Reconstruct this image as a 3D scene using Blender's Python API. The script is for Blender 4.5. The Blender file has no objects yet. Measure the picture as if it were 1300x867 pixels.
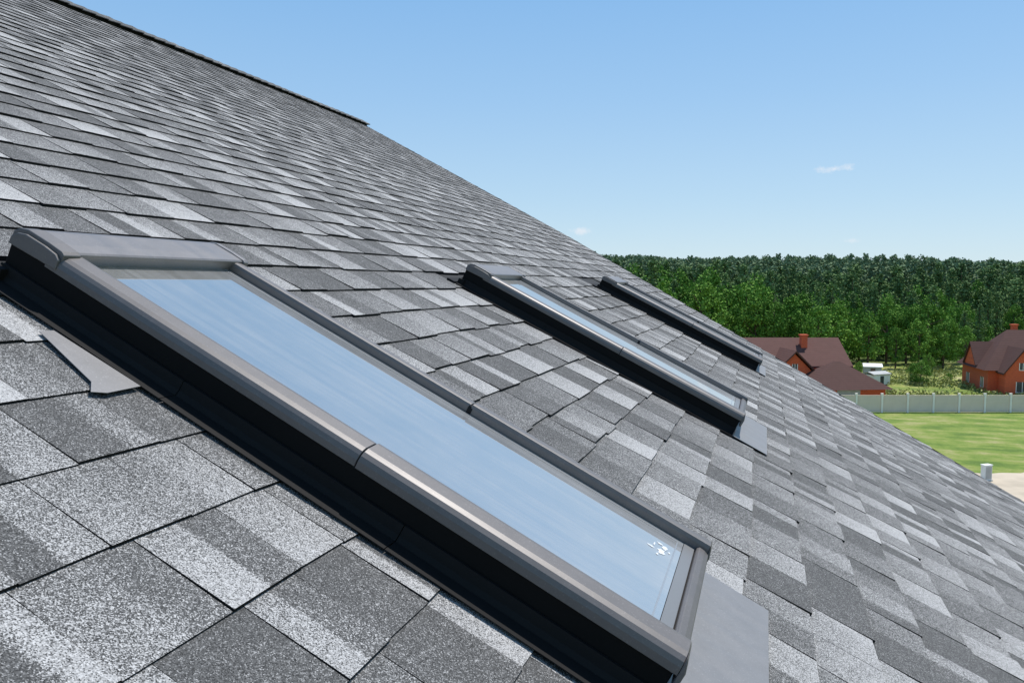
import bpy, math, random
import numpy as np
from mathutils import Vector, Matrix
random.seed(7); rng=np.random.default_rng(7)
sc=bpy.context.scene
sc.view_settings.view_transform='Standard'; sc.view_settings.look='None'; sc.view_settings.exposure=0
COL=sc.collection
# ------------------------------------------------------------ frames
CAMZ=13.0
YAW=math.radians(17.80); PITCH=math.radians(4.204); SL=math.radians(27.3)
D=Vector((math.cos(SL),0,-math.sin(SL))); Q=Vector((0,1,0)); N=Vector((math.sin(SL),0,math.cos(SL)))
H=0.56
O=Vector((0,0,CAMZ))-N*H
RH=Vector((math.cos(YAW),math.sin(YAW),0)); FH=Vector((-math.sin(YAW),math.cos(YAW),0))
def P(s,q,n=0.0): return O+D*s+Q*q+N*n
def LD(l,d,z=0.0): return RH*l+FH*d+Vector((0,0,z))
# ------------------------------------------------------------ camera
cd=bpy.data.cameras.new("camera"); cam=bpy.data.objects.new("camera",cd); COL.objects.link(cam)
cd.sensor_width=36; cd.lens=36*1000/1300; cd.clip_start=0.02; cd.clip_end=6000
cam.location=(0,0,CAMZ); cam.rotation_euler=(math.pi/2-PITCH,0,YAW); sc.camera=cam
# ------------------------------------------------------------ node helpers
def newmat(name):
    m=bpy.data.materials.new(name); m.use_nodes=True
    nt=m.node_tree; b=nt.nodes["Principled BSDF"]; return m,nt,b
def math_n(nt,op,a,b=None,c=None,clamp=False):
    n=nt.nodes.new('ShaderNodeMath'); n.operation=op; n.use_clamp=clamp
    for i,v in enumerate((a,b,c)):
        if v is None: continue
        if isinstance(v,(int,float)): n.inputs[i].default_value=v
        else: nt.links.new(v,n.inputs[i])
    return n.outputs[0]
def mixc(nt,f,a,b,bt='MIX'):
    n=nt.nodes.new('ShaderNodeMix'); n.data_type='RGBA'; n.blend_type=bt
    for i,v in ((0,f),(6,a),(7,b)):
        if isinstance(v,(int,float)): n.inputs[i].default_value=v
        elif isinstance(v,tuple): n.inputs[i].default_value=(v[0],v[1],v[2],1)
        else: nt.links.new(v,n.inputs[i])
    return n.outputs[2]
def noise(nt,scale,detail=3,coord='Object',rough=0.5,vec=None):
    n=nt.nodes.new('ShaderNodeTexNoise'); n.inputs['Scale'].default_value=scale
    n.inputs['Detail'].default_value=detail; n.inputs['Roughness'].default_value=rough
    if vec is None:
        tc=nt.nodes.new('ShaderNodeTexCoord'); vec=tc.outputs[coord]
    nt.links.new(vec,n.inputs['Vector']); return n.outputs['Fac']
def ramp(nt,f,stops):
    n=nt.nodes.new('ShaderNodeValToRGB'); e=n.color_ramp.elements
    while len(e)<len(stops): e.new(0.5)
    for el,(p,c) in zip(e,stops): el.position=p; el.color=(c[0],c[1],c[2],1)
    nt.links.new(f,n.inputs[0]); return n.outputs[0]
def bump(nt,b,h,strength,dist):
    n=nt.nodes.new('ShaderNodeBump'); n.inputs['Strength'].default_value=strength; n.inputs['Distance'].default_value=dist
    nt.links.new(h,n.inputs['Height']); nt.links.new(n.outputs[0],b.inputs['Normal'])
def simple(name,col,rough=0.6,metal=0.0,var=0.15,scale=3.0,coord='Object',spec=0.5):
    m,nt,b=newmat(name)
    f=noise(nt,scale,4,coord)
    c=mixc(nt,f,tuple(x*(1-var) for x in col),tuple(min(1,x*(1+var)) for x in col))
    nt.links.new(c,b.inputs['Base Color']); b.inputs['Roughness'].default_value=rough; b.inputs['Metallic'].default_value=metal
    b.inputs['Specular IOR Level'].default_value=spec
    return m
# ------------------------------------------------------------ materials
def mat_shingle():
    m,nt,b=newmat("granule_shingle")
    at=nt.nodes.new('ShaderNodeAttribute'); at.attribute_name='tone'
    tc=nt.nodes.new('ShaderNodeTexCoord')
    vo=nt.nodes.new('ShaderNodeTexVoronoi'); vo.inputs['Scale'].default_value=760
    nt.links.new(tc.outputs['Object'],vo.inputs['Vector'])
    sep=nt.nodes.new('ShaderNodeSeparateColor'); nt.links.new(vo.outputs['Color'],sep.inputs[0])
    blotch=noise(nt,22,5,'Object',0.75); fine=noise(nt,140,1,'Object',0.6); wide=noise(nt,1.3,2,'Object',0.6)
    t=math_n(nt,'ADD',at.outputs['Fac'],math_n(nt,'MULTIPLY',math_n(nt,'SUBTRACT',blotch,0.5),0.42))
    t=math_n(nt,'ADD',t,math_n(nt,'MULTIPLY',math_n(nt,'SUBTRACT',fine,0.5),0.34))
    t=math_n(nt,'ADD',t,math_n(nt,'MULTIPLY',math_n(nt,'SUBTRACT',wide,0.5),0.12))
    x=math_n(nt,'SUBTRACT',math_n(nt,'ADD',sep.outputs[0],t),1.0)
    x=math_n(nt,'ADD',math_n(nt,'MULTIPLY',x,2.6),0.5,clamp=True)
    lt=mixc(nt,sep.outputs[1],(0.27,0.264,0.258),(0.55,0.538,0.527))
    dk=mixc(nt,sep.outputs[2],(0.032,0.0315,0.031),(0.13,0.128,0.125))
    c=mixc(nt,x,dk,lt)
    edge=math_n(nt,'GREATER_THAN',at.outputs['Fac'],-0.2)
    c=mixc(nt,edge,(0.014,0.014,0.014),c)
    nt.links.new(c,b.inputs['Base Color']); b.inputs['Roughness'].default_value=0.85
    b.inputs['Specular IOR Level'].default_value=0.15
    bump(nt,b,vo.outputs['Distance'],0.5,0.001)
    return m
M_SH=mat_shingle()
M_DECK=simple("roof_underlay",(0.02,0.02,0.021),0.9)
def mat_clad(name,col,rough,metal=0.6,spec=0.5):
    m,nt,b=newmat(name)
    tc=nt.nodes.new('ShaderNodeTexCoord'); mp=nt.nodes.new('ShaderNodeMapping'); mp.inputs['Scale'].default_value=(40,3,40)
    nt.links.new(tc.outputs['Object'],mp.inputs[0])
    f=noise(nt,1.0,4,vec=mp.outputs[0]); g=noise(nt,25,5,'Object',0.7); sp=noise(nt,350,2,'Object')
    c=mixc(nt,g,tuple(x*0.82 for x in col),tuple(x*1.18 for x in col))
    dust=math_n(nt,'MULTIPLY',math_n(nt,'SUBTRACT',sp,0.60,clamp=True),2.5,clamp=True)
    c=mixc(nt,dust,c,tuple(min(1,x*1.9+0.005) for x in col))
    nt.links.new(c,b.inputs['Base Color']); b.inputs['Metallic'].default_value=metal
    b.inputs['Specular IOR Level'].default_value=spec
    r=math_n(nt,'ADD',math_n(nt,'MULTIPLY',f,0.2),rough-0.10); nt.links.new(r,b.inputs['Roughness'])
    return m
M_CLAD=mat_clad("grey_brown_aluminium",(0.140,0.128,0.123),0.48,0.25,0.5)
M_HOOD=mat_clad("sky_lit_grey_brown_aluminium",(0.185,0.172,0.168),0.45,0.35,0.6)  # paler copy of the cladding: sky sheen on the top put into the colour
M_FRAME=mat_clad("black_frame_casing",(0.007,0.0068,0.0068),0.7,0.0,0.12)
M_FLASH=mat_clad("lead_grey_flashing",(0.21,0.205,0.207),0.5,0.25)
M_FLASHD=mat_clad("shade_dark_flashing",(0.012,0.0115,0.0115),0.7,0.0,0.15)  # side flashing lies in the frame's shadow; that shade is put into the colour
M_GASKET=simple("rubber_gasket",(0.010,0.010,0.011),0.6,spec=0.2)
M_SPACER=simple("pane_spacer",(0.34,0.36,0.38),0.35,0.4)
M_STRIP=simple("pane_bottom_strip",(0.20,0.20,0.20),0.45,0.3)
M_STICK=simple("white_sticker",(0.66,0.68,0.70),0.4,0,0.3,200)
def mat_glass():
    m,nt,b=newmat("sky_reflecting_glass")
    b.inputs['Base Color'].default_value=(0.08,0.085,0.09,1); b.inputs['Roughness'].default_value=0.05
    g=nt.nodes.new('ShaderNodeBsdfGlossy'); g.inputs['Roughness'].default_value=0.012; g.inputs['Color'].default_value=(0.95,0.89,0.81,1)
    f=noise(nt,5,5,'Object',0.65)
    tc=nt.nodes.new('ShaderNodeTexCoord'); mp=nt.nodes.new('ShaderNodeMapping'); mp.inputs['Scale'].default_value=(45,2.2,1); mp.inputs['Rotation'].default_value=(0,0,0.15)
    nt.links.new(tc.outputs['Object'],mp.inputs[0]); st=noise(nt,1,5,vec=mp.outputs[0],rough=0.7)
    so=nt.nodes.new('ShaderNodeSeparateXYZ'); nt.links.new(tc.outputs['Object'],so.inputs[0])
    low=math_n(nt,'MULTIPLY',math_n(nt,'SUBTRACT',0.9,so.outputs[1],clamp=True),0.18)  # paler sky reflection towards the lower end, painted in as grey
    dirt_sheen=math_n(nt,'ADD',math_n(nt,'ADD',math_n(nt,'MULTIPLY',math_n(nt,'MULTIPLY',f,st),0.8),0.06),low)
    df=nt.nodes.new('ShaderNodeBsdfDiffuse'); df.inputs['Color'].default_value=(0.41,0.415,0.42,1)
    m1=nt.nodes.new('ShaderNodeMixShader'); m1.inputs[0].default_value=0.86
    nt.links.new(b.outputs[0],m1.inputs[1]); nt.links.new(g.outputs[0],m1.inputs[2])
    m2=nt.nodes.new('ShaderNodeMixShader'); nt.links.new(dirt_sheen,m2.inputs[0])
    nt.links.new(m1.outputs[0],m2.inputs[1]); nt.links.new(df.outputs[0],m2.inputs[2])
    nt.links.new(m2.outputs[0],nt.nodes['Material Output'].inputs['Surface'])
    return m
M_GLASS=mat_glass()
def mat_leaf(name,c1,c2,scale=0.35,isl=0.4):
    m,nt,b=newmat(name)
    oi=nt.nodes.new('ShaderNodeObjectInfo'); ge=nt.nodes.new('ShaderNodeNewGeometry')
    n1=noise(nt,scale,2,vec=ge.outputs['Position'])
    f=math_n(nt,'ADD',math_n(nt,'MULTIPLY',n1,0.8),math_n(nt,'MULTIPLY',math_n(nt,'SUBTRACT',oi.outputs['Random'],0.4),0.6),clamp=True)
    f=math_n(nt,'ADD',f,math_n(nt,'MULTIPLY',math_n(nt,'SUBTRACT',ge.outputs['Random Per Island'],0.5),isl),clamp=True)
    c=mixc(nt,f,c1,c2)
    nt.links.new(c,b.inputs['Base Color']); b.inputs['Roughness'].default_value=0.85; b.inputs['Specular IOR Level'].default_value=0.08
    return m
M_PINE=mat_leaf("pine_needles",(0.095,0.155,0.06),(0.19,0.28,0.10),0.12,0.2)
M_PINEF=mat_leaf("hazed_pine_needles",(0.14,0.195,0.11),(0.20,0.27,0.14),0.06,0.15)  # lighter bluish tint paints the haze of distance into the needles
M_LEAF=mat_leaf("broad_leaves",(0.065,0.15,0.024),(0.21,0.37,0.065),0.15)
M_WEED=mat_leaf("meadow_weeds",(0.10,0.18,0.04),(0.36,0.36,0.14),0.12)
M_BARK=simple("bark",(0.13,0.085,0.055),0.9,0,0.4,4)
def mat_brick(name,a,bcol):
    m,nt,b=newmat(name)
    br=nt.nodes.new('ShaderNodeTexBrick'); br.inputs['Scale'].default_value=4.0
    br.inputs['Color1'].default_value=(*a,1); br.inputs['Color2'].default_value=(*bcol,1); br.inputs['Mortar'].default_value=(a[0]*.6,a[1]*.8,a[2],1)
    br.inputs['Mortar Size'].default_value=0.01
    tc=nt.nodes.new('ShaderNodeTexCoord'); mp=nt.nodes.new('ShaderNodeMapping'); mp.inputs['Rotation'].default_value=(math.pi/2,0,0)
    nt.links.new(tc.outputs['Object'],mp.inputs[0]); nt.links.new(mp.outputs[0],br.inputs[0])
    c=mixc(nt,noise(nt,0.8,4),br.outputs[0],(0.9,0.85,0.85),'MULTIPLY')
    nt.links.new(c,b.inputs['Base Color']); b.inputs['Roughness'].default_value=0.85
    return m
M_BRICK=mat_brick("orange_brick",(0.76,0.145,0.05),(0.64,0.115,0.045))
def mat_rtile(name,col):
    m,nt,b=newmat(name)
    tc=nt.nodes.new('ShaderNodeTexCoord'); w=nt.nodes.new('ShaderNodeTexWave'); w.bands_direction='Z'; w.inputs['Scale'].default_value=1.6; w.inputs['Distortion'].default_value=0.6
    nt.links.new(tc.outputs['Object'],w.inputs[0])
    f=math_n(nt,'ADD',math_n(nt,'MULTIPLY',w.outputs['Fac'],0.35),math_n(nt,'MULTIPLY',noise(nt,1.5,5,'Object',0.7),0.65))
    c=mixc(nt,f,tuple(x*.7 for x in col),tuple(x*1.3 for x in col))
    nt.links.new(c,b.inputs['Base Color']); b.inputs['Roughness'].default_value=0.85; b.inputs['Specular IOR Level'].default_value=0.2
    return m
M_RT1=mat_rtile("red_brown_tiles",(0.118,0.056,0.046))
M_RT2=mat_rtile("brown_tiles",(0.098,0.049,0.041))
M_WIN=simple("dark_window_glass",(0.05,0.06,0.07),0.1)
M_WHITE=simple("white_paint",(0.75,0.75,0.72),0.6)
M_CONC=simple("pale_concrete",(0.42,0.42,0.40),0.85,0,0.25,2)
M_FPANEL=simple("fence_panel_beige_grey",(0.74,0.60,0.49),0.85,0,0.12,1.2)
M_FPOST=simple("fence_post_pale",(0.92,0.83,0.74),0.8,0,0.06,1.2)
M_RENDER=simple("cream_render",(0.6,0.56,0.48),0.9)
def mat_ground():
    m,nt,b=newmat("meadow_grass")
    ge=nt.nodes.new('ShaderNodeNewGeometry'); pos=ge.outputs['Position']
    big=noise(nt,0.035,4,vec=pos,rough=0.6); mid=noise(nt,0.35,5,vec=pos,rough=0.7); fin=noise(nt,5,4,vec=pos,rough=0.8)
    mp=nt.nodes.new('ShaderNodeMapping'); mp.inputs['Scale'].default_value=(0.12,0.7,1); mp.inputs['Rotation'].default_value=(0,0,-YAW-0.15); nt.links.new(pos,mp.inputs[0])
    streak=noise(nt,1,5,vec=mp.outputs[0],rough=0.7)
    lawn=ramp(nt,math_n(nt,'ADD',math_n(nt,'MULTIPLY',mid,0.5),math_n(nt,'MULTIPLY',streak,0.5)),[(0.40,(0.09,0.17,0.03)),(0.47,(0.17,0.26,0.045)),(0.53,(0.26,0.31,0.075)),(0.60,(0.42,0.38,0.18))])
    dot=nt.nodes.new('ShaderNodeVectorMath'); dot.operation='DOT_PRODUCT'; dot.inputs[1].default_value=FH
    nt.links.new(pos,dot.inputs[0]); dep=dot.outputs['Value']
    far=math_n(nt,'MULTIPLY',math_n(nt,'SUBTRACT',dep,80.5),0.4,clamp=True)
    patches=ramp(nt,math_n(nt,'ADD',math_n(nt,'MULTIPLY',big,0.4),math_n(nt,'MULTIPLY',mid,0.6)),[(0.36,(0.09,0.15,0.03)),(0.44,(0.18,0.25,0.05)),(0.51,(0.34,0.36,0.10)),(0.59,(0.50,0.43,0.24))])
    c=mixc(nt,far,lawn,patches)
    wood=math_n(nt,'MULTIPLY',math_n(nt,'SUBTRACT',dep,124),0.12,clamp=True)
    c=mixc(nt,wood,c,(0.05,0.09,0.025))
    c=mixc(nt,fin,mixc(nt,0.5,c,(0.03,0.06,0.01)),mixc(nt,0.2,c,(0.42,0.42,0.16)))
    nt.links.new(c,b.inputs['Base Color']); b.inputs['Roughness'].default_value=0.95
    b.inputs['Specular IOR Level'].default_value=0.1
    bump(nt,b,fin,0.6,0.1)
    return m
M_GROUND=mat_ground()
M_SAND=simple("sand",(0.48,0.40,0.30),0.95,0,0.35,0.6)
# ------------------------------------------------------------ mesh helpers
def mk(name,verts,faces,mats,parent=None,mi=None,smooth=False,kind=None):
    me=bpy.data.meshes.new(name); me.from_pydata([tuple(v) for v in verts],[],faces); me.update()
    for m in (mats if isinstance(mats,(list,tuple)) else [mats]): me.materials.append(m)
    if smooth: me.polygons.foreach_set('use_smooth',[True]*len(me.polygons))
    ob=bpy.data.objects.new(name,me); COL.objects.link(ob)
    if parent: ob.parent=parent
    if kind: ob["kind"]=kind
    return ob
def empty(name,loc=(0,0,0),parent=None,rot=None):
    e=bpy.data.objects.new(name,None); e.empty_display_size=0.3; COL.objects.link(e); e.location=loc
    if rot is not None: e.rotation_euler=(0,0,rot)
    if parent: e.parent=parent
    return e
class MB:
    def __init__(s): s.v=[];s.f=[]
    def box(s,x0,x1,y0,y1,z0,z1):
        i=len(s.v); s.v+=[(x,y,z) for z in (z0,z1) for y in (y0,y1) for x in (x0,x1)]
        s.f+=[(i,i+2,i+3,i+1),(i+4,i+5,i+7,i+6),(i,i+1,i+5,i+4),(i+2,i+6,i+7,i+3),(i,i+4,i+6,i+2),(i+1,i+3,i+7,i+5)]
    def extr(s,prof,axis,a,b):
        i=len(s.v); n=len(prof)
        for t in (a,b):
            for (u,w) in prof: s.v.append((u,t,w) if axis=='y' else (t,u,w))
        for k in range(n):
            k2=(k+1)%n; s.f.append((i+k,i+k2,i+n+k2,i+n+k))
        s.f.append(tuple(i+k for k in range(n))); s.f.append(tuple(i+n+k for k in reversed(range(n))))
    def poly(s,pts):
        i=len(s.v); s.v+=pts; s.f.append(tuple(range(i,i+len(pts))))
def fixn(ob):
    import bmesh
    bm=bmesh.new(); bm.from_mesh(ob.data); bmesh.ops.recalc_face_normals(bm,faces=bm.faces); bm.to_mesh(ob.data); bm.free()
def bev(ob,w,seg=2):
    m=ob.modifiers.new("bevel",'BEVEL'); m.width=w; m.segments=seg; m.limit_method='ANGLE'; m.angle_limit=math.radians(35)
# ------------------------------------------------------------ our building
B=empty("house",(0,0,0)); B["label"]="large house with grey asphalt shingle roof and roof windows"; B["category"]="house"
SR=-11.5*H; SE=7.2*H; QN=-2.0
EDGE=[(-11.5,19.7),(-4.08,17.0),(2.29,12.6),(4.1,11.33),(7.2,9.1)]
def qedge(s):
    t=s/H
    if t<=EDGE[0][0]: return EDGE[0][1]*H
    for (a,qa),(b,qb) in zip(EDGE,EDGE[1:]):
        if t<=b: return (qa+(qb-qa)*(t-a)/(b-a))*H
    return EDGE[-1][1]*H
Wd,L=0.475,1.238; SB=0.14
SKY=[(0.14,1.005),(0.165,3.05),(0.225,5.62)]
e=0.1437; w=0.124
verts=[];faces=[];tone=[]
def addtab(k,qa,qb,tA,tB,fr,th,jl):
    slo=-0.604+e*k; sup=slo-e-0.02
    if sup<SR: sup=SR
    qlo=min(qb,qedge(slo)); qup=min(qb,qedge(sup))
    if qa>=min(qlo,qup)-0.004: return
    i=len(verts); sk_=random.uniform(-0.0012,0.0012)
    m=fr; dl=random.choice([0.003,0.004,0.010])/max(0.02,qb-qa); st=[0,max(0.02,m-dl),min(0.98,m+dl),1]
    for r,(s_,qe,n_) in enumerate(((slo+jl,qlo,th),(sup,qup,0.0005))):
        for j,a in enumerate(st):
            verts.append(P(s_+(sk_*(2*a-1) if r==0 else 0),qa+(qe-qa)*a,n_)); t=tA if j<2 else tB
            tone.append(t*(1.0 if r==0 else 0.60))  # upper end darkened: painted shade below the course above
    for j in range(3): faces.append((i+j,i+j+1,i+5+j,i+4+j))
    b=len(verts)
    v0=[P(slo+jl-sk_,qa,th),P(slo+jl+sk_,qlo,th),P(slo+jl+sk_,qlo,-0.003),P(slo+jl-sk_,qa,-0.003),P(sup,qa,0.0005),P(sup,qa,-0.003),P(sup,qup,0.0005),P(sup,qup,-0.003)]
    verts.extend(v0); tone.extend([-0.5]*8)  # edge faces coloured near black to draw the shadow lines between courses
    faces.append((b,b+3,b+2,b+1)); faces.append((b,b+4,b+5,b+3)); faces.append((b+1,b+2,b+7,b+6))
LIGHT=[0.54,0.62,0.70,0.80,0.92]; MID=[0.28,0.34,0.40,0.46]; DARK=[0.07,0.11,0.16,0.22]
def pick(prev):
    p=random.random()
    if prev>=0.5: fam=DARK if p<0.54 else MID if p<0.95 else LIGHT
    elif prev<0.25: fam=LIGHT if p<0.48 else MID if p<0.92 else DARK
    else: fam=LIGHT if p<0.38 else DARK if p<0.76 else MID
    return random.choice(fam)
k0=int(math.floor((SR+0.604)/e))+1; k1=int((SE+0.604)/e)
for k in range(k0,k1+1):
    slo=-0.604+e*k
    off=(k*0.5*w+random.uniform(-0.03,0.03)+ (k%3)*0.02)
    q=QN-off%w
    cur=0.4
    cuts=[(q0-0.036,q0+Wd+0.036) for (sb,q0) in SKY if slo>sb-L-0.03 and slo-e<sb-0.04]
    qmax=max(qedge(slo),qedge(slo-e))+0.1
    alt=0
    while q<qmax:
        nearq=(q<1.0 and slo>-2.0)
        ww=w*random.choice([1,1,1,0.8,1.25,1.1,0.9,1.1])
        if q>1.6: ww*=1.25
        gp=random.uniform(0.0004,0.0010)
        a,bq=q+gp,q+ww-gp
        tA=pick(cur)
        tB=pick(tA) if random.random()<(0.65 if nearq else 0.25) else tA
        cur=tB
        segs=[(a,bq)]
        for (ca,cb) in cuts:
            ns=[]
            for (x,y) in segs:
                if y<=ca or x>=cb: ns.append((x,y)); continue
                if x<ca: ns.append((x,ca))
                if y>cb: ns.append((cb,y))
            segs=ns
        alt^=1
        th=random.uniform(0.0050,0.0062) if alt else random.uniform(0.0036,0.0046)
        jl=random.uniform(-0.0025,0.0025) if nearq else random.uniform(-0.006,0.006)
        if q>1.6 or slo<-1.2: th*=1.5
        for (x,y) in segs:
            if y-x>0.012: addtab(k,x,y,tA,tB,random.uniform(0.3,0.7),th,jl)
        q+=ww
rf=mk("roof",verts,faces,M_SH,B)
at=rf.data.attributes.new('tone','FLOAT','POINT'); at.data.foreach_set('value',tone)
rf["label"]="sloping roof of overlapping grey granule shingles"
XR=P(SR,0,0).x; ZR=P(SR,0,0).z
dv=[];df=[]
ss=[SR]+[a*H for a,_ in EDGE[1:]]
for s_ in ss:
    for n_ in (-0.004,-0.12):
        dv.append(P(s_,QN,n_)); dv.append(P(s_,qedge(s_)-0.004,n_))
for i in range(len(ss)-1):
    a=4*i; c=a+4
    df+= [(a,a+1,c+1,c),(a+2,c+2,c+3,a+3),(a,c,c+2,a+2),(a+1,a+3,c+3,c+1)]
df.append((len(dv)-4,len(dv)-3,len(dv)-1,len(dv)-2))
deck=mk("roof_deck",dv,df,M_DECK,B)
LX=P(SE,0,0).x-XR; LZ=ZR-P(SE,0,0).z
bv=[(XR,QN,ZR-0.004),(XR,qedge(SR)-0.004,ZR-0.004),(XR-LX,qedge(SR)-0.004,ZR-LZ),(XR-LX,QN,ZR-LZ)]
bv+=[(x,y,z-0.12) for x,y,z in bv]
back=mk("roof_back_slope",bv,[(0,1,2,3),(7,6,5,4),(0,4,5,1),(1,5,6,2),(2,6,7,3),(3,7,4,0)],M_SH,B)
at=back.data.attributes.new('tone','FLOAT','POINT'); at.data.foreach_set('value',[0.35]*8)
fp2=[(-LX+0.5+XR,QN+0.3),(XR,QN+0.3),(P(SE-0.6,0,0).x,QN+0.3),(P(SE-0.6,0,0).x,qedge(SE-0.6)-0.35),(P(2.29*H,0).x,qedge(2.29*H)-0.35),(P(-4.08*H,0).x,qedge(-4.08*H)-0.35),(XR,qedge(SR)-0.35),(-LX+0.5+XR,qedge(SR)-0.35)]
def rz(x): return ZR-abs(x-XR)*math.tan(SL)-0.16
n=len(fp2); wv=[(x,y,0) for x,y in fp2]+[(x,y,rz(x)) for x,y in fp2]
wall=mk("wall",wv,[(i,(i+1)%n,n+(i+1)%n,n+i) for i in range(n)],M_RENDER,B)
# ridge cap over a black strip that paints the vent gap's shadow
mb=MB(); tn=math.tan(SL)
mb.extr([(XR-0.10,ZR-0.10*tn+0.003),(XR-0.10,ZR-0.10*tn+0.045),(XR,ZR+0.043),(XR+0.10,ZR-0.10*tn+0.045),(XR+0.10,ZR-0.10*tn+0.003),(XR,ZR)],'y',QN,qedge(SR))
o=mk("ridge_vent_shadow",mb.v,mb.f,M_GASKET,B); fixn(o)
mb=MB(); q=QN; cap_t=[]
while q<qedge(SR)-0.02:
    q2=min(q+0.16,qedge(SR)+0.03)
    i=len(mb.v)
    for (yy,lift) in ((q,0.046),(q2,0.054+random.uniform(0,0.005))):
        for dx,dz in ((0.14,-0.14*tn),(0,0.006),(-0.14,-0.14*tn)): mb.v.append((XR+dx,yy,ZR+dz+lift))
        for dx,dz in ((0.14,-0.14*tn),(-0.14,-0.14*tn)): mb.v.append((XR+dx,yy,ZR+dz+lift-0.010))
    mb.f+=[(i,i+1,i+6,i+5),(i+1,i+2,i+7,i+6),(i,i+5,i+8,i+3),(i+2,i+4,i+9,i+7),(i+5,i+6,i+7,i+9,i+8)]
    t=random.choice([0.02,0.05,0.1,0.25]); cap_t+= [t,t,t,-.5,-.5]*2  # lower rim blackened, shade under the cap painted in
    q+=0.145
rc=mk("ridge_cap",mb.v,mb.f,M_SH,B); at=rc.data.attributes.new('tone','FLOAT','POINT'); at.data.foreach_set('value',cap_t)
tv=[];tf=[]
for s_ in ss:
    qe=qedge(s_)
    tv+=[P(s_,qe-0.002,0.004),P(s_,qe+0.012,0.004),P(s_,qe+0.012,-0.14),P(s_,qe-0.002,-0.14)]
for i in range(len(ss)-1):
    a=4*i
    for j in range(4): tf.append((a+j,a+(j+1)%4,a+4+(j+1)%4,a+4+j))
mk("edge_trim",tv,tf,M_FLASHD,B)
# ------------------------------------------------------------ skylights
Rm=Matrix(((Q.x,-D.x,N.x),(Q.y,-D.y,N.y),(Q.z,-D.z,N.z))).to_4x4()
sk=empty("skylight",parent=B); sk.matrix_world=Matrix.Translation(P(SKY[0][0],SKY[0][1],0))@Rm
sk["label"]="closed roof window with grey metal cladding reflecting sky"
TJ=0.515; HL=0.104
parts=[]
def add(name,mb_,mat,bv_=0):
    o=mk(name,mb_.v,mb_.f,mat,sk); fixn(o)
    if bv_: bev(o,bv_)
    parts.append(o); return o
def ex(prof,axis,a,b):
    m=MB(); m.extr(prof,axis,a,b); return m
mb=MB()
mb.box(0,0.036,0,L,0,0.074); mb.box(Wd-0.036,Wd,0,L,0,0.074); mb.box(0.0362,Wd-0.0362,0.001,0.018,0,0.066); mb.box(0.0362,Wd-0.0362,L-0.09,L-0.001,0,0.066)
add("frame",mb,M_FRAME,0.002)
RW=0.036
def rail(x0,x1,o):
    return [(x0-o,0.068),(x0-o-0.0003,0.079+o),(x0+0.0020-o,0.087+o),(x0+0.0060,0.0925+o),(x0+0.014,0.0962+o),(x1-0.010,0.0980+o),(x1-0.002,0.0968+o),(x1,0.091),(x1,0.068)]
def mir(p): return [(Wd-x,z) for x,z in reversed(p)]
pl=rail(-0.006,0.045,0.0015); prr=mir(rail(-0.006,RW+0.001,0.0015))
add("sash_rail",ex(pl,'y',-0.004,TJ),M_CLAD,0.0008); add("sash_rail",ex(prr,'y',-0.004,TJ),M_CLAD,0.0008)
bp=[(-0.010,0.050),(-0.011,0.072),(-0.007,0.083),(0.002,0.0865),(0.012,0.0875),(0.016,0.084),(0.017,0.066)]
add("bottom_rail",ex(bp,'x',0.0455,Wd-RW-0.0015),M_CLAD,0.001)
for x0,x1 in ((-0.0080,0.0448),(Wd-RW-0.001,Wd+0.0080)):
    add("corner_cap",ex([(-0.0120,0.048),(-0.0125,0.076),(-0.008,0.0910),(-0.0045,0.0975),(-0.0042,0.048)],'x',x0,x1),M_CLAD,0.002)
pu=rail(-0.0048,0.0435,0.0); pur=mir(rail(-0.0048,RW,0.0))
add("side_cladding",ex(pu,'y',TJ+0.003,L-HL+0.02),M_CLAD,0.0008); add("side_cladding",ex(pur,'y',TJ+0.003,L-HL+0.02),M_CLAD,0.0008)
for pp in (pu,pur):
    sgn=1 if pp is pu else -1
    add("joint_seal",ex([(x+0.002*sgn,z-0.003) for x,z in pp],'y',TJ-0.004,TJ+0.006),M_GASKET)
hp=[(L-HL,0.094),(L-HL-0.001,0.100),(L-HL+0.003,0.1028),(L-HL+0.03,0.1040),(L-0.024,0.1040),(L-0.008,0.100),(L+0.000,0.090),(L+0.002,0.03),(L-HL+0.01,0.06)]
add("top_hood",ex(hp,'x',0.034,Wd-0.008),M_HOOD,0.0008)
cp=[(L-HL-0.007,0.086),(L-HL-0.007,0.1010),(L-HL+0.000,0.1050),(L-HL+0.03,0.1065),(L-0.026,0.1065),(L-0.009,0.1015),(L+0.003,0.091),(L+0.004,0.070),(L-HL+0.01,0.074)]
cq=[(L-HL-0.005,0.074),(L-HL-0.005,0.091),(L-HL+0.005,0.0975),(L-HL+0.03,0.0998),(L-0.030,0.0998),(L-0.013,0.0945),(L-0.002,0.084),(L-0.001,0.070)]
add("hood_end_cap",ex(cp,'x',-0.001,0.0335),M_CLAD,0.0018)
add("hood_side_cap",ex(cq,'x',-0.0075,-0.0012),M_CLAD,0.0018)
add("hood_end_cap",ex(cp,'x',Wd-0.0075,Wd+0.006),M_HOOD,0.002)
gy0,gy1=0.040,L-HL+0.008
gx0,gx1=0.0460,Wd-RW-0.002
mb=MB(); mb.box(0.043,Wd-RW-0.0003,0.0175,gy1+0.02,0.068,0.0765); add("gasket",mb,M_GASKET)
mb=MB(); mb.poly([(gx0+0.001,gy0,0.0784),(gx1-0.001,gy0,0.0784),(gx1-0.001,gy1,0.0784),(gx0+0.001,gy1,0.0784)]); add("glass_pane",mb,M_GLASS)
mb=MB(); mb.box(gx0,gx1,0.0185,gy0-0.001,0.0768,0.0792); add("bottom_strip",mb,M_STRIP,0.0008)
z=0.0789
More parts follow.
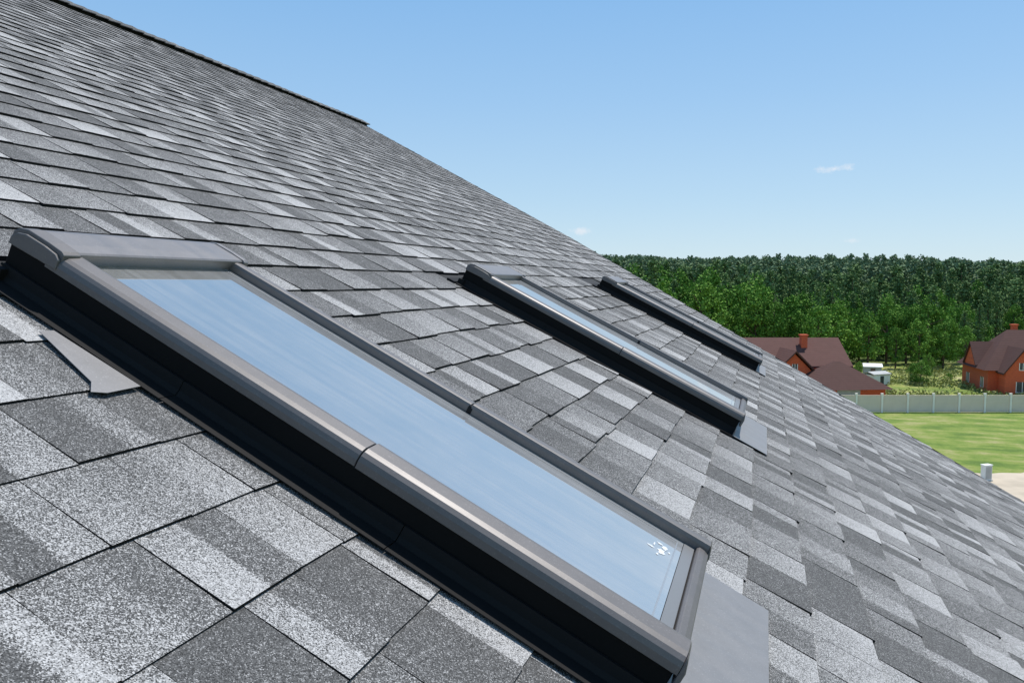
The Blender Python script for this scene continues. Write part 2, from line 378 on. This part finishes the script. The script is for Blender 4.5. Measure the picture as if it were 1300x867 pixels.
for (a,b_,c,d_) in ((gx0+0.010,gx1-0.016,gy0+0.010,gy0+0.0125),(gx1-0.0155,gx1-0.0130,gy0+0.010,gy1-0.003),(gx0+0.006,gx0+0.008,gy0+0.010,gy1-0.003)):
    mb=MB(); mb.poly([(a,c,z),(b_,c,z),(b_,d_,z),(a,d_,z)]); add("pane_spacer",mb,M_SPACER)
LP=[(-0.046,0.0080),(-0.046,0.0095),(-0.012,0.0095),(-0.008,0.018),(-0.006,0.034),(-0.001,0.034),(-0.001,0.0080)]
for pp in (LP,mir(LP)):
    mb=MB()
    for (a,b_) in ((0.0,0.41),(0.4115,0.83),(0.8315,L)): mb.extr(pp,'y',a,b_)
    add("side_flashing",mb,M_FLASHD)
mb=MB(); mb.box(-0.052,Wd+0.052,L+0.0055,L+0.04,0.0015,0.013); mb.box(-0.02,Wd+0.02,L-0.02,L+0.0053,0.001,0.030); add("head_flashing",mb,M_FLASHD)
ap=[(-0.165,0.0100),(-0.165,0.0115),(-0.05,0.0125),(-0.004,0.0130),(-0.002,0.034),(-0.0005,0.034),(-0.0005,0.0100)]
apr=add("apron_flashing",ex(ap,'x',-0.045,Wd+0.075),M_FLASH,0.0006)
base_parts=list(parts)
for idx,(sb,q0) in enumerate(SKY[1:]):
    s2=sk.copy(); COL.objects.link(s2); s2.matrix_parent_inverse=Matrix.Identity(4); s2.parent=B
    s2.matrix_basis=Matrix.Translation(P(sb,q0,0))@Rm
    for p in base_parts:
        c=p.copy(); COL.objects.link(c); c.parent=s2
        if p is apr: c.scale=(0.97,0.85 if idx==0 else 0.45,1)
mb=MB(); rs=random.Random(3)
def rag(cx,cy,rx,ry,z,n=13):
    mb.poly([(cx+rx*rs.uniform(.45,1.25)*math.cos(i/n*6.283),cy+ry*rs.uniform(.45,1.25)*math.sin(i/n*6.283),z) for i in range(n)])
rag(0.335,0.072,0.013,0.008,0.0791); rag(0.355,0.068,0.009,0.005,0.0793); rag(0.332,0.092,0.0035,0.008,0.0792); rag(0.364,0.079,0.004,0.007,0.0792); rag(0.346,0.059,0.004,0.003,0.0792); rag(0.314,0.077,0.005,0.003,0.0792); rag(0.350,0.088,0.008,0.002,0.0792)
o=add("sticker",mb,M_STICK); o["label"]="torn white sticker on the glass"
fl=MB()
def lp(s_,q_,n_): return (q_-SKY[0][1],-(s_-SKY[0][0]),n_)
a,b_=-1.62*H,-1.30*H; qb=1.70*H
for n_ in (0.0100,0.0088): fl.v+= [lp(a,qb-0.026,n_),lp(a,qb,n_),lp(b_,qb+0.006,n_),lp(b_+0.003,qb-0.060,n_),lp(b_-0.006,qb-0.082,n_),lp(b_-0.030,qb-0.060,n_)]
fl.f+=[tuple(range(6)),tuple(range(11,5,-1))]+[(i,(i+1)%6,(i+1)%6+6,i+6) for i in range(6)]
o=add("flashing_flap",fl,M_FLASH,0.0004)
# ------------------------------------------------------------ terrain
def th(l,d):
    r=max(0.0,d-150.0)
    z=0.028*r if r<260 else 0.028*260+0.004*(r-260)
    return z+ (0.8*math.sin(l*0.03+d*0.017) if d>150 else 0)*min(1,r/40)
ls=[-3000,-800,-300]+list(range(-160,301,10))+[500,900,3000]; ds=[-600,-200,-50]+list(range(0,420,10))+[500,700,1200,2500]
gv=[LD(l,d,th(l,d)) for d in ds for l in ls]; nl=len(ls)
gf=[(j*nl+i,j*nl+i+1,(j+1)*nl+i+1,(j+1)*nl+i) for j in range(len(ds)-1) for i in range(nl-1)]
mk("ground",gv,gf,M_GROUND,kind="structure",smooth=True)
pv=[]
xs=np.linspace(24,120,80)
for x in xs: pv.append(LD(x,53.6+0.35*math.sin(x*0.9)+0.25*math.sin(x*2.3)-0.012*(x-30),0.02))
for x in xs[::-1]: pv.append(LD(x,44+0.4*math.sin(x*0.7),0.02))
mk("path",pv,[tuple(range(len(pv)))],M_SAND,kind="structure")
# ------------------------------------------------------------ trees
def quads(C,size,aspect,r):
    n=len(C)
    a=r.normal(size=(n,3)); a/=np.linalg.norm(a,axis=1)[:,None]
    b=r.normal(size=(n,3)); b-= (b*a).sum(1)[:,None]*a; b/=np.linalg.norm(b,axis=1)[:,None]
    sz=(size*r.uniform(0.6,1.3,n))[:,None]
    A=a*sz; Bv=b*sz*aspect
    return np.stack([C-A,C-Bv*0.9,C+A,C+Bv*1.1],1).reshape(-1,3)
def mesh_quads(name,V,mat):
    nq=len(V)//4
    me=bpy.data.meshes.new(name); me.vertices.add(len(V)); me.vertices.foreach_set('co',V.astype(np.float32).ravel())
    me.loops.add(nq*4); me.loops.foreach_set('vertex_index',np.arange(nq*4,dtype=np.int32))
    me.polygons.add(nq); me.polygons.foreach_set('loop_start',np.arange(0,nq*4,4,dtype=np.int32)); me.polygons.foreach_set('loop_total',np.full(nq,4,dtype=np.int32))
    me.update(); me.validate(); me.materials.append(mat); return me
def trunk_mesh(name,h,r,limbs,rr):
    v=[];f=[]
    def tube(p0,p1,r0,r1,n=6):
        i=len(v); ax=(Vector(p1)-Vector(p0)).normalized(); u=ax.orthogonal().normalized(); w_=ax.cross(u)
        for p,r_ in ((p0,r0),(p1,r1)):
            for k in range(n):
                a=2*math.pi*k/n; v.append(Vector(p)+u*math.cos(a)*r_+w_*math.sin(a)*r_)
        for k in range(n): f.append((i+k,i+(k+1)%n,i+n+(k+1)%n,i+n+k))
    x=y=0; p=(0,0,-0.3)
    for s_ in range(4):
        z1=h*(s_+1)/4; np_=(x+rr.uniform(-.15,.15),y+rr.uniform(-.15,.15),z1)
        tube(p,np_,r*(1-s_/4*0.85),r*(1-(s_+1)/4*0.85)); p=np_; x,y=np_[0],np_[1]
    for (z,a,l_,up) in limbs:
        tube((0,0,z),(math.cos(a)*l_,math.sin(a)*l_,z+up),r*0.35,r*0.08,5)
    me=bpy.data.meshes.new(name); me.from_pydata([tuple(q) for q in v],[],f); me.materials.append(M_BARK); me.update(); return me
def decid(h,rad,seed,nleaf=3800,base=0.06,tall=0):
    r=np.random.default_rng(seed); rr=random.Random(seed)
    nc=52; C=[];
    zc=h*(1+base)/2; hz=h*(1-base)/2
    cents=[]
    for i in range(nc):
        d=r.normal(size=3); d/=np.linalg.norm(d); q_=r.uniform(0.2,1.0)**0.5
        t=d[2]*q_
        ww=rad*(1.0-(0.35+tall)*max(0,t))*(0.85+0.3*r.random())
        cents.append((d[0]*q_*ww,d[1]*q_*ww,zc+t*hz*0.95,r.uniform(0.08,0.20)*rad*1.6))
    per=nleaf//nc
    for (x,y,z,cr) in cents:
        d=r.normal(size=(per,3)); d/=np.linalg.norm(d,axis=1)[:,None]; q_=r.uniform(0.3,1.3,per)**0.7
        C.append(np.array([x,y,z])+d*q_[:,None]*cr*np.array([1,1,0.95]))
    C=np.concatenate(C); C=C[C[:,2]>0.3]
    crown=mesh_quads("crown",quads(C,0.18,0.75,r),M_LEAF)
    limbs=[(h*rr.uniform(.25,.7),rr.uniform(0,6.28),rad*rr.uniform(.5,.8),h*rr.uniform(.08,.2)) for _ in range(7)]
    return trunk_mesh("trunk",h*0.85,0.18+h*0.006,limbs,rr),crown
def pine_pts(h,rad,r,n,base,ex_=0.5):
    C=[]
    nw=int(h*1.5)
    for i in range(nw):
        f=(i+r.uniform(-.3,.3))/nw; z=h*(base+(1-base)*f)
        rr_=rad*(max(0.0,1-f))**ex_*(0.6+0.7*r.random())+0.2
        nb=6 if f<0.8 else 4
        for b in range(nb):
            a=r.uniform(0,6.28); m=max(3,int(n/(nw*nb)))
            t=r.uniform(0.1,1,m); rad2=rr_*t*(r.uniform(.6,1.2))
            aa=a+r.normal(0,0.3,m)
            C.append(np.stack([np.cos(aa)*rad2,np.sin(aa)*rad2,z+0.22*rad2-0.1*rr_+r.normal(0,0.28,m)],1))
    C.append(np.stack([r.normal(0,.3,14),r.normal(0,.3,14),h-r.uniform(-.2,1.0,14)],1))
    return np.concatenate(C)
def pine(h,rad,seed,n=1700,base=0.15,ex_=0.5):
    r=np.random.default_rng(seed); rr=random.Random(seed)
    C=pine_pts(h,rad,r,n,base,ex_)
    V=quads(C,0.25,0.65,r)
    limbs=[(h*rr.uniform(.3,.8),rr.uniform(0,6.28),rad*.6,0.3) for _ in range(8)]
    return trunk_mesh("trunk",h*0.95,0.2,limbs,rr),mesh_quads("crown",V,M_PINE)
DEC=[decid(10,3.2,1),decid(11,2.8,2,tall=0.2),decid(9,3.4,3),decid(12,3.0,4,tall=0.3),decid(10,2.3,5,tall=0.4)]
PIN=[pine(16,2.4,11,ex_=0.42),pine(17,2.1,12,base=0.2,ex_=0.35),pine(15,2.5,13,base=0.08,ex_=0.5),pine(18,2.2,14,base=0.22,ex_=0.35),pine(16,1.9,15,base=0.1,ex_=0.3)]
def place(kind,meshes,l,d,sc_,group,label,cat,sz=None):
    t,c=meshes
    e_=empty(kind,LD(l,d,th(l,d)-0.1)); e_.rotation_euler=(0,0,random.uniform(0,6.28)); e_.scale=(sc_*random.uniform(.9,1.15),)*2+((sz or sc_),)
    e_["label"]=label; e_["category"]=cat; e_["group"]=group
    for nm,me in (("trunk",t),("crown",c)):
        o=bpy.data.objects.new(nm,me); COL.objects.link(o); o.parent=e_
def lerp_top(ratio):
    pts=[(0.05,14.2),(0.20,13.9),(0.30,12.4),(0.38,10.8),(0.46,9.8),(0.54,9.2),(0.60,8.4),(0.95,8.0)]
    for (a,x),(b,y) in zip(pts,pts[1:]):
        if ratio<=b: return x+(y-x)*(ratio-a)/(b-a)
    return 8
cnt=0
for row,dd in enumerate((121,129,137,145)):
    l=6+row*1.5
    while l<dd*0.60:
        d_=dd+random.uniform(-3,3); rt=l/d_
        h=lerp_top(max(0.05,rt))*random.uniform(0.68,1.10)*(1+0.04*row)
        if not(row==0 and rt>0.44 and random.random()<0.35):
            if row>=1 and random.random()<0.12+0.10*row:
                m=random.choice(PIN); hb=[16,17,15,18,16][PIN.index(m)]
                place("pine_tree",m,l,d_,h/hb*1.2,"pine trees of the forest edge","young green pine among leafy trees","tree",h/hb*1.1)
            else:
                m=random.choice(DEC); hb=[10,11,9,12,10][DEC.index(m)]
                place("broadleaf_tree",m,l,d_,h/hb*0.92,"broadleaf trees along the meadow","bright green leafy tree at the meadow edge","tree",h/hb)
            cnt+=1
        l+=random.uniform(2.8,4.7)
for row,dd in enumerate((151,157,164,172,181,190)):
    l=10+row
    while l<dd*0.84:
        d_=dd+random.uniform(-3,3); rt=l/d_
        h=(11.6+row*0.85 + (1.8 if rt<0.3 else 0))*random.uniform(0.84,1.08)
        if row<3 and random.random()<0.22:
            m=random.choice(DEC); hb=[10,11,9,12,10][DEC.index(m)]
            place("broadleaf_tree",m,l,d_,h/hb*0.8,"broadleaf trees along the meadow","tall leafy tree standing among dark pines","tree",h/hb*0.95)
        else:
            m=random.choice(PIN); hb=[16,17,15,18,16][PIN.index(m)]
            place("pine_tree",m,l,d_,h/hb*1.25,"pine trees of the forest edge","dark green pine in dense forest","tree",h/hb)
        cnt+=1
        l+=random.uniform(2.8,4.2)
print("TREES",cnt)
low=[]
for i in range(7):
    r=np.random.default_rng(50+i); C=pine_pts(16,2.3,r,620,0.4,0.33); low.append(quads(C,0.32,0.75,r))
Vs=[]
for dd in list(range(197,300,8))+list(range(300,420,12)):
    l=5+random.random()*4
    while l<dd*0.95:
        d_=dd+random.uniform(-4,4); rt=l/d_
        s_=random.uniform(0.90,1.07)*(1.16-0.26*min(0.8,rt))*(1+0.03*math.sin(l*0.07)+0.02*math.sin(l*0.19+dd))
        a=random.uniform(0,6.28); R=np.array([[math.cos(a),-math.sin(a),0],[math.sin(a),math.cos(a),0],[0,0,1]])
        p=LD(l,d_,th(l,d_)); Vs.append((random.choice(low)*np.array([1.2,1.2,s_]))@R.T+np.array(p))
        l+=random.uniform(2.8,4.4)
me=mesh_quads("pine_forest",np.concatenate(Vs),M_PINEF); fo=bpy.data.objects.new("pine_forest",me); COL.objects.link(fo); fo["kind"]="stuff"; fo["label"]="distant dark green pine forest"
r=np.random.default_rng(99); nW=9000
dW=r.uniform(80.5,122,nW); lW=r.uniform(0.38,0.75,nW)*dW
keep=(np.sin(lW*0.35+np.sin(dW*0.2)*2)+np.sin(dW*0.5+lW*0.13)+r.normal(0,0.6,nW))>0.2
dW=dW[keep]; lW=lW[keep]
Cw=np.stack([RH.x*lW+FH.x*dW,RH.y*lW+FH.y*dW,r.uniform(0.05,0.40,len(dW))],1)
Cw=np.repeat(Cw,3,0)+r.normal(0,0.22,(len(Cw)*3,3))*np.array([1,1,0.5])
me=mesh_quads("meadow_weeds",quads(Cw,0.2,0.5,r),M_WEED); wo=bpy.data.objects.new("meadow_weeds",me); COL.objects.link(wo); wo["kind"]="stuff"; wo["label"]="rough tall weeds in the meadow"
place("bush",DEC[2],52.6,101,0.42,"bushes in the meadow","dense round green bush behind the fence","bush",0.36)
for (l,d_,s_) in ((48,112,0.16),(50.5,114,0.2),(44,108,0.15),(57,111,0.2),(58,104,0.14),(46.5,103,0.12),(60,113,0.3),(41,112,0.22)):
    place("bush",DEC[2],l,d_,s_,"bushes in the meadow","small round green bush in the meadow","bush",s_*(1.05 if s_<0.3 else 1.15))
# ------------------------------------------------------------ fence
F=empty("fence",LD(0,79,0)); F.rotation_euler=(0,0,YAW); F["label"]="long beige grey panel fence between lawn and meadow"; F["category"]="fence"
x=14; step=2.6
pme=None
while x<96:
    if pme is None:
        mb=MB(); mb.box(-0.09,0.09,-0.12,0.08,0,1.90); mb.box(-0.12,0.12,-0.15,0.10,1.90,1.95)
        o=mk("post",mb.v,mb.f,M_FPOST,F); pme=o.data
        mb=MB(); mb.box(0.092,step-0.092,-0.03,0.03,0.04,1.70)
        mb.box(0.20,step-0.20,-0.045,-0.031,0.16,0.84); mb.box(0.20,step-0.20,-0.045,-0.031,0.94,1.60)
        mb.box(0.092,step-0.092,-0.055,0.045,1.702,1.76)
        o2=mk("panel",mb.v,mb.f,M_FPANEL,F); p2=o2.data
    else:
        o=bpy.data.objects.new("post",pme); COL.objects.link(o); o.parent=F
        o2=bpy.data.objects.new("panel",p2); COL.objects.link(o2); o2.parent=F
    o.location=(x,0,0); o2.location=(x,0,0); x+=step
# ------------------------------------------------------------ utility box
U=empty("utility_cabinet",LD(31.3,51.2,0.02)); U.rotation_euler=(0,0,YAW+0.3); U["label"]="small white utility cabinet beside sandy track"; U["category"]="cabinet"
mb=MB(); mb.box(-0.30,0.30,-0.17,0.17,0.08,1.05); mb.box(-0.33,0.33,-0.20,0.20,1.05,1.10); o=mk("body",mb.v,mb.f,M_WHITE,U); bev(o,0.01)
mb=MB(); mb.box(-0.34,0.34,-0.22,0.22,0,0.08); mk("plinth",mb.v,mb.f,M_CONC,U)
mb=MB(); mb.box(-0.25,0.25,-0.178,-0.171,0.15,0.98); mk("door",mb.v,mb.f,M_CONC,U)
# ------------------------------------------------------------ houses
def gable(mb,x0,x1,y0,y1,ze,zr,axis,ov=0.4,t=0.18):
    s_=(zr-ze)
    if axis=='x':
        ym=(y0+y1)/2; k=s_/((y1-y0)/2)
        pr=[(y0-ov,ze-k*ov),(ym,zr),(y1+ov,ze-k*ov),(y1+ov,ze-k*ov-t),(ym,zr-t),(y0-ov,ze-k*ov-t)]
        mb.extr(pr,'x',x0-ov,x1+ov)
    else:
        xm=(x0+x1)/2; k=s_/((x1-x0)/2)
        pr=[(x0-ov,ze-k*ov),(xm,zr),(x1+ov,ze-k*ov),(x1+ov,ze-k*ov-t),(xm,zr-t),(x0-ov,ze-k*ov-t)]
        mb.extr(pr,'y',y0-ov,y1+ov)
def gwall(mb,x0,x1,y0,y1,ze,zr,axis):
    if axis=='x':
        ym=(y0+y1)/2; mb.extr([(y0,0),(y0,ze-.2),(ym,zr-.2),(y1,ze-.2),(y1,0)],'x',x0,x1)
    else:
        xm=(x0+x1)/2; mb.extr([(x0,0),(x0,ze-.2),(xm,zr-.2),(x1,ze-.2),(x1,0)],'y',y0,y1)
def hip(mb,x0,x1,y0,y1,ze,zr,ins,ov=0.5):
    i=len(mb.v); ym=(y0+y1)/2
    mb.v+=[(x0-ov,y0-ov,ze),(x1+ov,y0-ov,ze),(x1+ov,y1+ov,ze),(x0-ov,y1+ov,ze),(x0+ins,ym,zr),(x1-ins,ym,zr)]
    mb.f+=[(i,i+1,i+5,i+4),(i+1,i+2,i+5),(i+2,i+3,i+4,i+5),(i+3,i,i+4),(i+3,i+2,i+1,i)]
def window(par,x,y,z,w_,h_,face='-y',arch=False):
    e_=empty("window",(x,y,z),par)
    if face=='-x': e_.rotation_euler=(0,0,-math.pi/2)
    mb=MB(); pts=[(-w_/2,-0.02,0),(w_/2,-0.02,0),(w_/2,-0.02,h_)]
    pts+=[(-w_/2,-0.02,h_)]; mb.poly(pts); mk("pane",mb.v,mb.f,M_WIN,e_)
    mb=MB(); mb.box(-w_/2-.07,-w_/2,-.05,0.01,-.07,h_+.0); mb.box(w_/2,w_/2+.07,-.05,0.01,-.07,h_); mb.box(-w_/2,w_/2,-.05,0.01,-.07,-0.002); mb.box(-.03,.03,-.045,-.021,0,h_)
    mk("frame",mb.v,mb.f,M_FPOST,e_)
def chimney(par,x,y,z0,z1,w_=0.8):
    mb=MB(); mb.box(x-w_/2,x+w_/2,y-w_/2,y+w_/2,z0,z1); mb.box(x-w_/2-.1,x+w_/2+.1,y-w_/2-.1,y+w_/2+.1,z1,z1+.15); mk("chimney",mb.v,mb.f,M_BRICK,par)
h1=empty("brick_house",LD(33.2,93,0)); h1.rotation_euler=(0,0,YAW); h1["label"]="orange brick house with red brown roof and chimney behind fence"; h1["category"]="house"
mb=MB(); gwall(mb,-5.6,5.2,-3.5,4.5,3.7,6.4,'x'); gwall(mb,-3.9,0.3,-6.0,-3.51,3.3,5.4,'y')
o=mk("wall",mb.v,mb.f,M_BRICK,h1); fixn(o)
mb=MB(); gable(mb,-5.6,5.2,-3.5,4.5,3.9,6.6,'x'); gable(mb,-3.9,0.3,-6.0,-0.2,3.5,5.6,'y',0.45)
gable(mb,-14,-5.9,-2,6,4.0,7.3,'y')
o=mk("roof",mb.v,mb.f,M_RT1,h1); fixn(o)
mb=MB(); gwall(mb,-14,-5.9,-2,6,3.8,7.2,'y'); o=mk("annex_wall",mb.v,mb.f,M_BRICK,h1); fixn(o)
chimney(h1,1.0,-0.8,5.0,6.9,0.7)
for x in (-2.9,-0.8): window(h1,x,-6.0,1.2,0.8,1.2)
window(h1,-1.8,-6.0,3.5,0.5,0.6)
for x in (1.9,3.8): window(h1,x,-3.5,1.2,1.0,1.2)
h3=empty("garage",LD(35.6,86,0)); h3.rotation_euler=(0,0,YAW+0.12); h3["label"]="low brick garage with red brown pyramid roof"; h3["category"]="garage"
mb=MB(); mb.box(-4.2,4.2,-2.6,2.6,0,1.95); mk("wall",mb.v,mb.f,M_BRICK,h3)
mb=MB(); hip(mb,-4.2,4.2,-2.6,2.6,1.75,4.5,3.8,0.6); mk("roof",mb.v,mb.f,M_RT2,h3)
mb=MB(); mb.box(-1.3,1.3,-2.66,-2.601,0,1.7); mk("door",mb.v,mb.f,M_CONC,h3)
h2=empty("brick_house",LD(64.6,96,-0.7)); h2.rotation_euler=(0,0,YAW-0.22); h2["label"]="orange brick house with steep brown roof and gabled dormer"; h2["category"]="house"
mb=MB(); mb.box(-7,9,-4,5,0,3.48); gwall(mb,-5.9,-2.3,-6.2,-4.01,3.5,6.0,'y'); gwall(mb,4,8,-6.0,-4.01,3.4,5.5,'y')
mb.extr([(-1.2,3.485),(-1.2,3.9),(0.8,6.2),(2.8,3.9),(2.8,3.485)],'x',-7.4,-6.2)
o=mk("wall",mb.v,mb.f,M_BRICK,h2); fixn(o)
mb=MB(); hip(mb,-7.0,9,-4,5,3.4,8.0,3.4,0.6); gable(mb,-5.9,-2.3,-6.2,-0.6,3.7,6.2,'y',0.3); gable(mb,4,8,-6.0,-1.5,3.5,5.6,'y',.35)
gable(mb,-7.3,-4.2,-1.2,2.8,4.1,6.5,'x',0.3)
o=mk("roof",mb.v,mb.f,M_RT2,h2); fixn(o)
chimney(h2,-2.4,1.6,6.3,8.5,0.6)
window(h2,-4.1,-6.2,1.1,1.2,1.2); window(h2,-4.1,-6.2,3.7,0.7,0.8)
window(h2,-0.6,-4,1.2,1.0,1.2); window(h2,2.0,-4,1.2,1.0,1.2); window(h2,6,-6.0,1.2,1.2,1.3); window(h2,-7.0,2.8,1.2,0.9,1.2,face='-x'); window(h2,-7.0,-2.2,1.2,0.9,1.2,face='-x')
s1=empty("shed",LD(47.0,101,0)); s1.rotation_euler=(0,0,YAW+0.4); s1["label"]="small white site cabin in the meadow"; s1["category"]="shed"
mb=MB(); mb.box(-1.4,1.4,-0.9,0.9,0.1,1.35); mk("wall",mb.v,mb.f,M_WHITE,s1)
mb=MB(); gable(mb,-1.4,1.4,-0.9,0.9,1.5,1.75,'x',0.12,0.08); o=mk("roof",mb.v,mb.f,M_CONC,s1); fixn(o)
mb=MB(); mb.box(-0.3,0.3,-0.93,-0.901,0.15,1.2); mk("door",mb.v,mb.f,M_WIN,s1)
s2=empty("shed",LD(50.1,109,0)); s2.rotation_euler=(0,0,YAW-0.3); s2["label"]="low grey wooden shed in the meadow"; s2["category"]="shed"
mb=MB(); mb.box(-1.1,1.1,-0.8,0.8,0,1.5); mk("wall",mb.v,mb.f,M_CONC,s2)
mb=MB(); gable(mb,-1.1,1.1,-0.8,0.8,1.62,1.95,'x',0.15,0.08); o=mk("roof",mb.v,mb.f,M_WHITE,s2); fixn(o)
mb=MB(); mb.box(-0.3,0.3,-0.83,-0.801,0.05,1.3); mk("door",mb.v,mb.f,M_BARK,s2)
# ------------------------------------------------------------ light
sd=Vector((0.20,0.36,0.90)).normalized()
el=math.asin(sd.z); az=math.atan2(sd.x,sd.y)
ld=bpy.data.lights.new("sun",'SUN'); ld.energy=5.0; ld.angle=math.radians(0.5); ld.color=(1,0.965,0.915)
lo=bpy.data.objects.new("sun",ld); COL.objects.link(lo); lo.rotation_euler=(-sd).to_track_quat('-Z','Y').to_euler(); lo.location=(0,0,60)
W=bpy.data.worlds.new("World"); sc.world=W; W.use_nodes=True; nt=W.node_tree; bg=nt.nodes['Background']
sky=nt.nodes.new('ShaderNodeTexSky'); sky.sky_type='NISHITA'; sky.sun_disc=False; sky.sun_elevation=el; sky.sun_rotation=az
sky.air_density=1.0; sky.dust_density=0.3; sky.ozone_density=2.0; sky.altitude=200
ST=0.12
tc=nt.nodes.new('ShaderNodeTexCoord'); vec=tc.outputs['Generated']
sx=nt.nodes.new('ShaderNodeSeparateXYZ'); nt.links.new(vec,sx.inputs[0])
zc=math_n(nt,'MAXIMUM',sx.outputs[2],0.0)
g=ramp(nt,zc,[(0.0,(0.62,0.79,0.90)),(0.10,(0.48,0.70,0.90)),(0.22,(0.35,0.60,0.90)),(0.38,(0.22,0.49,0.87)),(1.0,(0.12,0.28,0.56))])
gs=mixc(nt,1.0,g,(1/ST,1/ST,1/ST),'MULTIPLY')
skc=mixc(nt,0.80,sky.outputs[0],gs)
Fv=FH*math.cos(PITCH)-Vector((0,0,math.sin(PITCH))); Uv=FH*math.sin(PITCH)+Vector((0,0,math.cos(PITCH)))
nz=noise(nt,60,5,vec=vec,rough=0.65)
tot=None
for (px,py,wx,wy,st) in ((1060,215,0.022,0.0060,0.8),(738,293,0.016,0.006,0.7),(1080,306,0.016,0.004,0.35),(700,300,0.03,0.004,0.25)):
    c=(RH*(px-650)+Uv*(433.5-py)+Fv*1000).normalized(); hr=c.cross(Vector((0,0,1))).normalized(); up=hr.cross(c).normalized()
    def dotn(v,sc__):
        dn=nt.nodes.new('ShaderNodeVectorMath'); dn.operation='DOT_PRODUCT'; dn.inputs[1].default_value=v; nt.links.new(vec,dn.inputs[0])
        return math_n(nt,'DIVIDE',dn.outputs['Value'],sc__)
    a=dotn(hr,wx); b=dotn(up,wy)
    r2=math_n(nt,'SQRT',math_n(nt,'ADD',math_n(nt,'MULTIPLY',a,a),math_n(nt,'MULTIPLY',b,b)))
    m=math_n(nt,'ADD',math_n(nt,'SUBTRACT',0.75,r2),math_n(nt,'MULTIPLY',math_n(nt,'SUBTRACT',nz,0.5),3.0))
    m=math_n(nt,'MULTIPLY',m,1.2,clamp=True)
    front=dotn(c,1.0); m=math_n(nt,'MULTIPLY',m,math_n(nt,'GREATER_THAN',front,0.5)); m=math_n(nt,'MULTIPLY',m,st)
    tot=m if tot is None else math_n(nt,'MAXIMUM',tot,m)
cc=mixc(nt,tot,skc,(0.86/ST,0.88/ST,0.93/ST))
nt.links.new(cc,bg.inputs['Color']); bg.inputs['Strength'].default_value=ST
